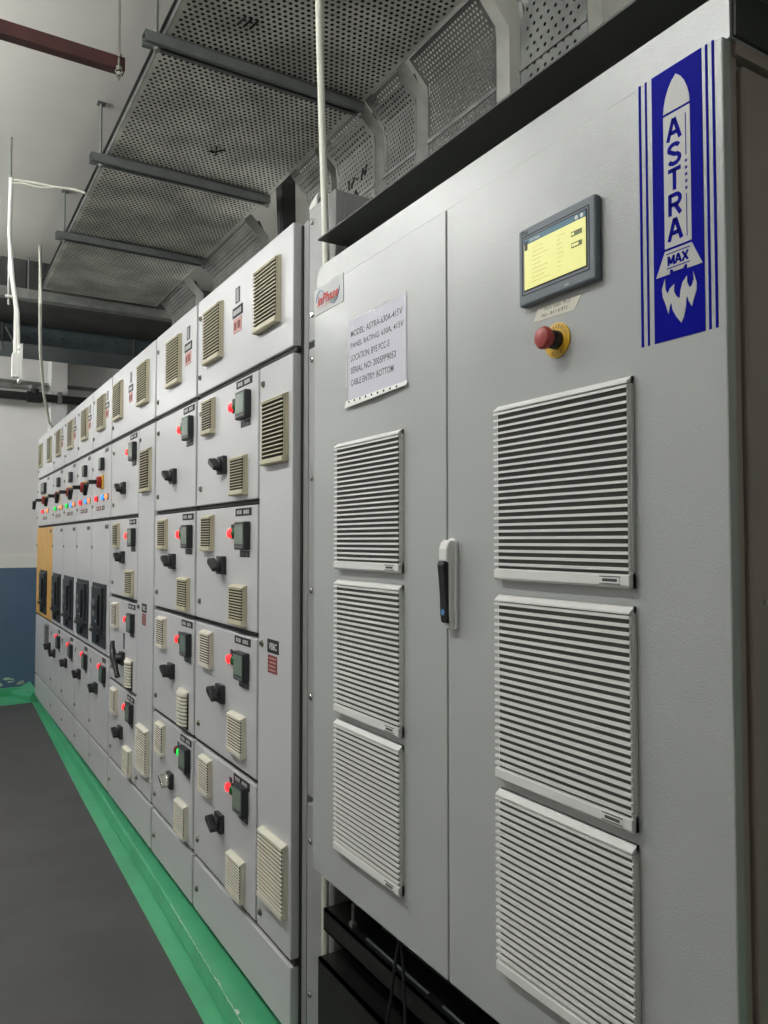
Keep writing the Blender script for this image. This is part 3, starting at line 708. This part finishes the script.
lines = ['MODEL: ASTRA-630A-415V', 'PANEL RATING: 630A, 415V', 'LOCATION: BYE PCC-5', 'SERIAL NO: 2005PP9053', 'CABLE ENTRY: BOTTOM']
for i, s in enumerate(lines):
    wd = (0.232, 0.236, 0.178, 0.205, 0.195)[i]
    letters(s, 1.613-wd/2, 2.036-i*.0295, wd, 0.0155, d-.0014, 'ink', ns, 0.012)
# folded punched strip at the bottom of the sleeve
mb = MB().add([(d-.003, y0, z0+.014), (d-.003, y1, z0+.012), (d-.0065, y1+.002, z0-.006), (d-.010, 1.50, z0-.003), (d-.0065, y0-.001, z0+.004)], [(0, 1, 2, 3, 4)])
ps = obj('sleeve_strip', mb, 'white', ns)
mb = MB()
for k in range(9):
    yy = y0+.03+k*(y1-y0-.06)/8; mb.add([(d-.0112, yy+.004*math.cos(t), z0+.005+.0028*math.sin(t)) for t in [i*math.pi/4 for i in range(8)]], [tuple(range(8))])
obj('punch_holes', mb, 'ink', ns)
mb = MB()
for (ya, za, yb, zb2, wd) in ((1.628, 2.055, 1.612, 2.070, .004), (1.605, 2.045, 1.585, 2.068, .005), (1.560, 2.052, 1.545, 2.071, .004), (1.520, 2.050, 1.505, 2.072, .003), (1.480, 2.050, 1.455, 2.074, .004), (1.440, 2.055, 1.425, 2.072, .003),
        (1.628, 1.99, 1.615, 2.04, .003), (1.395, 2.02, 1.380, 2.068, .002), (1.372, 1.95, 1.366, 2.03, .0018), (1.630, 1.91, 1.626, 1.98, .002), (1.372, 1.90, 1.369, 1.93, .002), (1.492, 1.905, 1.488, 1.911, .003), (1.478, 1.915, 1.474, 1.920, .003)):
    mb.add([(d-.0050, ya, za), (d-.0050, ya-wd, za+.002), (d-.0050, yb, zb2), (d-.0050, yb+wd*.6, zb2-.003)], [(0, 1, 2, 3)])
obj('sleeve_crease_glints', mb, 'crease_glint', ns)  # white strips paint lamp glints along the sleeve's creases

# open stand under the cabinet: black channels, uprights, dark back, hanging wires
def chan(x0, x1, y0_, y1_, z0_, z1_, t=.006):
    return MB().box(x0, x1, y0_, y1_, z1_-t, z1_).box(x0, x0+t, y0_, y1_, z0_, z1_).box(x0, x1, y0_, y1_, z0_, z0_+t)
obj('stand_channel', chan(0.915, 0.99, 0.63, 1.822, 0.535, 0.590), 'blacksteel', cab)
obj('stand_channel', chan(0.90, 1.00, 0.63, 1.822, 0.06, 0.470, .008), 'blacksteel', cab)
obj('stand_channel', chan(1.60, 1.68, 0.63, 1.822, 0.06, 0.69, .008), 'blacksteel', cab)
for y in (0.63, 1.77):
    obj('stand_upright', MB().box(0.99, 1.06, y, y+.05, 0.06, ZB), 'blacksteel', cab)
    obj('stand_upright', MB().box(1.55, 1.60, y, y+.05, 0.06, ZB), 'blacksteel', cab)
obj('stand_back_sheet', MB().box(1.40, 1.41, 0.63, 1.80, 0.06, ZB), 'blacksteel', cab)
obj('stand_bar', MB().tube([(0.93, 1.62, 0.594), (0.93, 1.36, 0.594)], .003, 8), 'bluesteel', cab)
obj('stand_bar', MB().tube([(0.93, 1.31, 0.594), (0.93, 0.75, 0.594)], .003, 8), 'bluesteel', cab)
obj('stand_bolt', MB().tube([(0.935, 1.70, 0.585), (0.935, 1.70, 0.645)], .004, 8).box(.928, .942, 1.692, 1.708, .588, .600), 'galv', cab)
for k, (yo, sw) in enumerate(((1.452, .03), (1.42, -.02))):
    mb = MB().tube([(0.91, 1.44, 0.69), (0.907, yo+.005, 0.62), (0.902, yo+sw*.5, 0.54), (0.897, yo+sw*1.0, 0.47), (0.893, yo+sw*.9, 0.36), (0.893, yo+sw*.6, 0.2), (0.90, yo, 0.10)], .0035, 8)
    obj('hanging_wire', mb.mesh('w', smooth=True), 'rubber', cab)

# ================================================================== OVERHEAD CABLE TRAYS
def perforated(name, fmap, L, W, pitch, hole, margin, material, parent, loc=(0, 0, 0)):
    """sheet of length L, width W with staggered round holes really cut; fmap(s, t) -> point"""
    vs = []; fs = []
    rows = int((L-2*margin)/pitch); cols = int((W-2*margin)/pitch)
    ms, mt = (L-rows*pitch)/2, (W-cols*pitch)/2
    hs = [(math.cos(math.pi/8+k*math.pi/4)*hole/2, math.sin(math.pi/8+k*math.pi/4)*hole/2) for k in range(8)]
    for i in range(rows):
        s0 = ms+i*pitch; sc = s0+pitch/2
        off = (i % 2)*pitch/2
        if off:
            n = len(vs); vs += [fmap(s0, mt), fmap(s0, mt+off), fmap(s0+pitch, mt+off), fmap(s0+pitch, mt)]; fs.append((n, n+1, n+2, n+3))
            n = len(vs); vs += [fmap(s0, W-mt-off), fmap(s0, W-mt), fmap(s0+pitch, W-mt), fmap(s0+pitch, W-mt-off)]; fs.append((n, n+1, n+2, n+3))
        for j in range(cols-(1 if off else 0)):
            t0 = mt+off+j*pitch; tc = t0+pitch/2; n = len(vs)
            vs += [fmap(s0+pitch, t0+pitch), fmap(s0, t0+pitch), fmap(s0, t0), fmap(s0+pitch, t0)]
            vs += [fmap(sc+a_, tc+b_) for a_, b_ in hs]          # 0: +s+t small.. going round
            # corners: 0(+,+) 1(-,+) 2(-,-) 3(+,-); hole pts k at angle 22.5+45k
            fs += [(n+0, n+5, n+4), (n+1, n+7, n+6), (n+2, n+9, n+8), (n+3, n+11, n+10),
                   (n+0, n+1, n+6, n+5), (n+1, n+2, n+8, n+7), (n+2, n+3, n+10, n+9), (n+3, n+0, n+4, n+11)]
    for (sa, sb, ta, tb) in ((0, ms, 0, W), (L-ms, L, 0, W), (ms, L-ms, 0, mt), (ms, L-ms, W-mt, W)):
        k = max(1, int((sb-sa)/0.05))
        for q_ in range(k):
            a0, a1 = sa+(sb-sa)*q_/k, sa+(sb-sa)*(q_+1)/k
            n = len(vs); vs += [fmap(a0, ta), fmap(a0, tb), fmap(a1, tb), fmap(a1, ta)]; fs.append((n, n+1, n+2, n+3))
    me = bpy.data.meshes.new(name); me.from_pydata([tuple(v) for v in vs], [], fs); me.update()
    return obj(name, me, material, parent, loc)
TZ, TX0, TX1, TY0, TY1 = 3.305, 0.70, 1.495, 0.7, 5.80
tr = thing('cable_tray', 'long perforated steel cable tray hung under the ceiling along the switchgear', 'cable tray', (1.1, 3.2, TZ))
perforated('tray_base', lambda s, t: (TX0+t, TY0+s, TZ), TY1-TY0, TX1-TX0, 0.022, 0.0138, 0.012, 'tray', tr)
for x in (TX0, TX1): obj('side_rail', MB().box(x-.001, x+.001, TY0, TY1, TZ, TZ+.028).box(x-.012, x+.001, TY0, TY1, TZ+.027, TZ+.029), 'duct2', tr)
def strokes(lst, r=.0028):
    mb = MB()
    for pts in lst: mb.tube([(x, y, TZ-.003) for x, y in pts], r, 5)
    return mb
for k in range(3): obj('marking', strokes([[(0.895+k*.022, 2.455), (0.905+k*.022, 2.40)]], .0038), 'inkb', tr)
obj('marking', strokes([[(1.09, 3.34), (1.115, 3.33), (1.145, 3.29)], [(1.105, 3.28), (1.125, 3.36)]], .0035), 'inkb', tr)
# power cables lying in the tray
rnd = random.Random(3)
for k in range(15):
    x = 0.745+k*0.0505; r = .0248
    pts = [(x+.002*math.sin(y*1.7), y, TZ+r+.002) for y in [TY0+.05+i*.425 for i in range(12)]]
    tag(obj('power_cable', MB().tube(pts, r, 8).mesh('c', smooth=True), 'rubber'), 'thick power cable lying along the overhead perforated tray', 'cable', 'cables lying in the long tray')
# risers: sheet leaves the tray edge, bends 45 degrees and drops to the cabinets
def riser(ya, yb, zlow, label, marks=False, bend=0.085, pitch=.022, hole=.0105, sheet='tray2', cables=0):
    x0 = TX1+.003; t = thing('cable_riser', label, 'cable tray', (x0+bend, (ya+yb)/2, zlow), 'drop trays beside the long tray')
    c1 = bend*math.sqrt(2); L = c1 + (TZ-bend-zlow)
    def path(s):
        if s < c1: return (x0 + s/math.sqrt(2), TZ - .004 - s/math.sqrt(2))
        return (x0+bend, TZ-.004-bend-(s-c1))
    perforated('riser_sheet', lambda s, q_: (path(s)[0], ya+q_, path(s)[1]), L, yb-ya, pitch, hole, 0.006, sheet, t)
    fl_ = [path(0), path(c1), path(L), (path(L)[0]+.055, path(L)[1]), (x0+bend+.055, TZ-bend+.018), (x0+.04, TZ+.036), (x0, TZ+.036)]
    for y in (ya, yb-.002): obj('side_flange', MB().prism(fl_, y, y+.002), 'tray_e' if yb < 2.35 else 'tray3', t)
    zr = TZ-.30
    if zr > zlow: obj('joint_rib', MB().box(x0+bend-.006, x0+bend-.0005, ya, yb, zr, zr+.014), 'galv', t)
    if cables:
        cbn = thing('cable_bundle', 'black cables behind the ' + ' '.join(label.split()[:11]), 'cable', (x0+bend+.03, (ya+yb)/2, zlow), 'cables behind the drop trays')
        wd_ = (yb-ya-.012)/cables; rc = min(.024, wd_/2)
        for k in range(cables):
            yc_ = ya+.006+wd_*(k+.5)
            obj('cable', cached(('rcab', round(zlow, 3), round(rc, 4)), lambda: MB().tube([(x0+.075, 0, TZ+.01-zlow), (x0+bend+.022, 0, TZ-.05-zlow), (x0+bend+.034, 0, TZ-bend-.06-zlow), (x0+bend+.034, 0, 0)], rc, 8).mesh('cable', smooth=True)), 'rubber', cbn, (0, yc_, zlow))
    if marks:
        X_ = x0+bend-.003; ym = (ya+yb)/2
        mk = MB()
        for pts in ([(.05, .17), (.05, .21)], [(.03, .17), (.0, .205), (-.03, .185)], [(-.06, .17), (-.075, .215), (-.09, .18), (-.105, .22)], [(.02, .05), (-.01, .14)], [(.01, .115), (-.012, .142), (-.03, .12)]):
            mk.tube([(X_, ym+p[0], TZ-.40+p[1]) for p in pts], .0035, 5)
        obj('marking', mk, 'inkb', t)
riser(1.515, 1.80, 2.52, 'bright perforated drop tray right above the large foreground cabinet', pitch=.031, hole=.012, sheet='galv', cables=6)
riser(1.915, 2.31, 2.51, 'perforated drop tray just left of the brightest one above the foreground cabinet', pitch=.0155, hole=.0095, sheet='duct2')  # darker sheet colour stands in for the weaker light on this riser
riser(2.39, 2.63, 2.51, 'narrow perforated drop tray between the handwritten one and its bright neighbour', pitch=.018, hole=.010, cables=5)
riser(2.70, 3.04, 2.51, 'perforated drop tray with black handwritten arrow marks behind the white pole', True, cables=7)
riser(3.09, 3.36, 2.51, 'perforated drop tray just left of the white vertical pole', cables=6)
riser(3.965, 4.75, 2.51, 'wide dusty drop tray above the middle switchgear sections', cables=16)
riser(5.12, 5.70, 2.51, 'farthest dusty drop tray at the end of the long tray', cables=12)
# channel supports with hanging rods
def hanger(y, label, x0=0.628, x1=1.492, z1=TZ-.010):
    t = thing('tray_hanger', label, 'support', (1.07, y, z1-.05), 'channel supports under the long tray')
    pr_ = [(0, 0), (0.050, 0), (0.050, -.038), (0.034, -.038), (.034, -.035), (.047, -.035), (.047, -.003), (.003, -.003), (.003, -.035), (.016, -.035), (.016, -.038), (0, -.038)]
    mb = MB(); nn = len(pr_)
    vs = [(x0, y-.025+p[0], z1+p[1]) for p in pr_] + [(x1, y-.025+p[0], z1+p[1]) for p in pr_]
    mb.add(vs, [tuple(range(nn)), tuple(range(2*nn-1, nn-1, -1))] + [(i, (i+1) % nn, (i+1) % nn+nn, i+nn) for i in range(nn)])
    obj('channel', mb, 'strut', t)
    obj('packer', MB().box(TX0+.05, TX1-.05, y-.015, y+.015, z1, TZ-.001), 'strut', t)
    for x in (x0+.045, x1-.008):
        obj('rod', MB().tube([(x, y, z1-.055), (x, y, CEIL if x < 1 else z1)], .0055, 8), 'strut', t)
        obj('nut', MB().tube([(x, y, z1-.050), (x, y, z1-.039)], .011, 6), 'galv', t)
        if x < 1: obj('ceiling_plate', MB().box(x-.018, x+.018, y-.018, y+.018, CEIL-.006, CEIL), 'galv', t)
hanger(2.65, 'grey channel support under the tray nearest the camera')
hanger(3.62, 'second grey channel support under the long tray from the camera')
hanger(4.65, 'third grey channel support under the long tray from the camera')
# red angle iron with its threaded rod
t = thing('angle_iron', 'dark red angle iron hung from the ceiling at the upper left', 'steel angle', (0.2, 2.83, 3.27))
obj('angle', MB().box(-0.35, 0.60, 2.80, 2.806, 3.236, 3.278).box(-0.35, 0.60, 2.80, 2.84, 3.230, 3.236), 'redsteel', t)
obj('rod', MB().tube([(0.575, 2.785, 3.180), (0.575, 2.785, CEIL)], .005, 8), 'chrome', t)
for z in (3.195, 3.216, 3.262): obj('nut', MB().tube([(0.575, 2.785, z), (0.575, 2.785, z+.012)], .011, 6), 'chrome', t)
obj('washer', MB().tube([(0.575, 2.785, 3.210), (0.575, 2.785, 3.213)], .014, 12), 'chrome', t)
obj('rod', MB().tube([(-0.3, 2.82, 3.20), (-0.3, 2.82, CEIL)], .005, 8), 'chrome', t)
# far overhead: dark duct, light cross channel, blue-grey cross tray
dk = thing('air_duct', 'dark sheet metal duct crossing under the ceiling at the far end', 'duct', (0.3, 6.5, 3.30))
obj('duct_body', MB().box(-2.5, 2.7, 5.95, 6.95, 3.335, CEIL), 'duct', dk)
for k in range(26): obj('duct_rib', cached('rib', lambda: MB().box(0, .012, -.008, 0, 0, .19).mesh('duct_rib')), 'duct', dk, (-1.2+k*.12, 5.95, 3.34))
cc = thing('cross_channel', 'light grey steel channel crossing the room under the end of the tray', 'support', (0.3, 5.86, 3.23))
obj('channel', MB().box(-2.5, 2.7, 5.84, 5.846, 3.235, 3.30).box(-2.5, 2.7, 5.846, 5.92, 3.294, 3.30).box(-2.5, 2.7, 5.846, 5.92, 3.235, 3.241), 'galv', cc)
for x in (0.62, -.6, 1.8): obj('rod', MB().tube([(x, 5.88, 3.22), (x, 5.88, CEIL)], .006, 8), 'strut', cc)
ct = thing('cross_cable_tray', 'blue grey cable tray with punched side crossing near the far wall', 'cable tray', (0.3, 7.2, 3.17))
obj('side_rail', MB().box(-2.5, 2.7, 7.0, 7.004, 3.18, 3.345).box(-2.5, 2.7, 6.975, 7.0, 3.18, 3.186).box(-2.5, 2.7, 6.975, 7.0, 3.34, 3.345), 'bluesteel', ct)
obj('side_rail', MB().box(-2.5, 2.7, 7.55, 7.554, 3.18, 3.345), 'bluesteel', ct)
obj('tray_base', MB().box(-2.5, 2.7, 7.004, 7.55, 3.18, 3.184), 'bluesteel', ct)
for k in range(34):
    x = 0.3+k*.055 + random.uniform(-.008, .008); z = 3.285 - (k % 3)*.022
    obj('rivet', cached('rv', lambda: MB().tube([(0, 0, 0), (0, -.003, 0)], .007, 8).mesh('rivet')), 'chrome', ct, (x, 7.0, z))
for x in (0.55, 1.6): obj('rod', MB().tube([(x, 6.985, 3.10), (x, 6.985, CEIL)], .006, 8), 'strut', ct)
obj('brace', MB().tube([(0.66, 6.96, 3.12), (0.57, 6.96, 3.30)], .008, 8), 'galv', ct)
# pipes on the far wall
bp = thing('black_pipe', 'black pipe running along the far wall under the trays', 'pipe', (0.8, 8.3, 2.98))
obj('pipe', MB().tube([(-2.5, 8.3, 2.968), (2.6, 8.3, 2.968)], .042, 12).mesh('p', smooth=True), 'rubber', bp)
obj('pipe_joint', MB().tube([(0.88, 8.3, 2.968), (1.02, 8.3, 2.968)], .056, 12).tube([(0.95, 8.29, 2.96), (0.95, 8.29, 3.046)], .04, 10), 'rubber', bp)
gp = obj('grey_pipe', MB().tube([(-2.5, 8.42, 3.085), (0.85, 8.42, 3.085), (0.91, 8.41, 3.083), (0.945, 8.38, 3.082), (0.955, 8.32, 3.081)], .030, 12).mesh('gp', smooth=True), 'galv')
tag(gp, 'grey pipe above the black pipe bending down by the far pillar', 'pipe')
tag(obj('wall_conduit', MB().tube([(-2.5, 8.56, 3.17), (2.6, 8.56, 3.14)], .02, 8).mesh('wc', smooth=True), 'galv'), 'thin grey conduit on the far wall behind the pillar', 'pipe')
for x in (0.55, 1.18): obj('clamp', MB().box(x-.02, x+.02, 8.255, 8.345, 2.925, 3.035), 'galv', bp)
# hanging outlet box with white cable
hb = thing('hanging_outlet_box', 'white outlet box hanging on a white cable from the ceiling', 'outlet box', (0.39, 4.15, 2.40))
obj('box', MB().box(0.367, 0.400, 4.10, 4.145, 2.335, 2.455).mesh('bx', bevel=.004), 'white', hb)
obj('back_plate', MB().box(0.40, 0.412, 4.09, 4.21, 2.325, 2.50), 'white', hb)
obj('cable', MB().tube([(0.352, 4.15, 3.33), (0.35, 4.15, 3.05), (0.362, 4.15, 2.85), (0.385, 4.15, 2.68), (0.383, 4.13, 2.45)], .010, 8).mesh('cb', smooth=True), 'white', hb)
obj('cable', MB().tube([(0.352, 4.14, 3.32), (0.347, 4.14, 3.05), (0.368, 4.14, 2.82), (0.392, 4.14, 2.66), (0.396, 4.13, 2.48)], .008, 8).mesh('cb', smooth=True), 'white', hb)
obj('rod', MB().tube([(0.352, 4.16, 2.70), (0.35, 4.16, CEIL)], .006, 8), 'galv', hb)
obj('clip', MB().box(0.335, 0.385, 4.14, 4.16, 2.735, 2.745), 'white', hb)
obj('branch_cable', MB().tube([(0.352, 4.15, 3.30), (0.37, 4.15, 3.325), (0.45, 4.14, 3.328), (0.55, 4.13, 3.325), (0.64, 4.12, 3.33), (0.69, 4.10, 3.315)], .006, 8).mesh('bc', smooth=True), 'pole', hb)
obj('branch_cable', MB().tube([(0.352, 4.14, 3.30), (0.40, 4.14, 3.312), (0.48, 4.13, 3.305), (0.56, 4.12, 3.322)], .005, 8).mesh('bc', smooth=True), 'pole', hb)
HCP = [(0.66, 5.6, CEIL), (0.683, 5.75, 3.19), (0.738, 6.15, 2.93), (0.83, 6.65, 2.70), (0.93, 7.1, 2.555), (0.985, 7.2, 2.515)]
tag(obj('hanging_conduit', MB().tube(HCP, .011, 8).mesh('hc', smooth=True), 'pole'), 'thin pale flexible conduit dropping from the ceiling to the far switchgear', 'conduit')
# white pole in front of the end panel
t = thing('conduit_pole', 'white vertical conduit pole between switchgear and foreground cabinet', 'pole', (0.925, 1.868, 0.06))
obj('pipe', MB().tube([(0.936, 1.853, 0.06), (0.936, 1.855, 1.5), (0.936, 1.858, 2.3), (0.936, 1.905, 2.95), (0.936, 1.925, TZ-.004)], .0102, 10).mesh('cp', smooth=True), 'pole', t)
rg = thing('pipe_fitting', 'round white pipe fitting behind the pole on top of the end panel', 'pipe', (1.03, 1.96, R0-.004))
ring = MB()
for i in range(20):
    a0, a1 = 2*math.pi*i/20, 2*math.pi*(i+1)/20
    prf = [(.018, 0), (.028, -.006), (.030, .004), (.020, .06)]
    vs = [(1.0+r_*math.cos(a_), 2.0+y_, R0+.032+r_*math.sin(a_)) for a_ in (a0, a1) for r_, y_ in prf]
    ring.add(vs, [(0, 1, 5, 4), (1, 2, 6, 5), (2, 3, 7, 6), (3, 0, 4, 7)])
obj('collar', ring, 'white', rg)
obj('bore', MB().tube([(1.0, 2.004, R0+.032), (1.0, 2.055, R0+.032)], .019, 16), 'greylab', rg)
# black cable duct from the tray to the switchgear
t = thing('black_cable_duct', 'black flat cable bundle dropping beside the tray to the switchgear roof', 'cable', (1.6, 3.76, 2.503))
vs = [(1.65, 3.79, 2.503), (1.65, 3.74, 2.503), (1.71, 3.74, 2.503), (1.71, 3.79, 2.503), (1.60, 3.80, CEIL), (1.60, 3.72, CEIL), (1.69, 3.72, CEIL), (1.69, 3.80, CEIL)]
obj('bundle', MB().add(vs, [(0, 3, 2, 1), (4, 5, 6, 7), (0, 1, 5, 4), (1, 2, 6, 5), (2, 3, 7, 6), (3, 0, 4, 7)]).mesh('bd', bevel=.008), 'rubber', t)
obj('strap', MB().tube([(1.612, 3.745, TZ), (1.645, 3.755, 2.52)], .010, 8), 'dark', t)
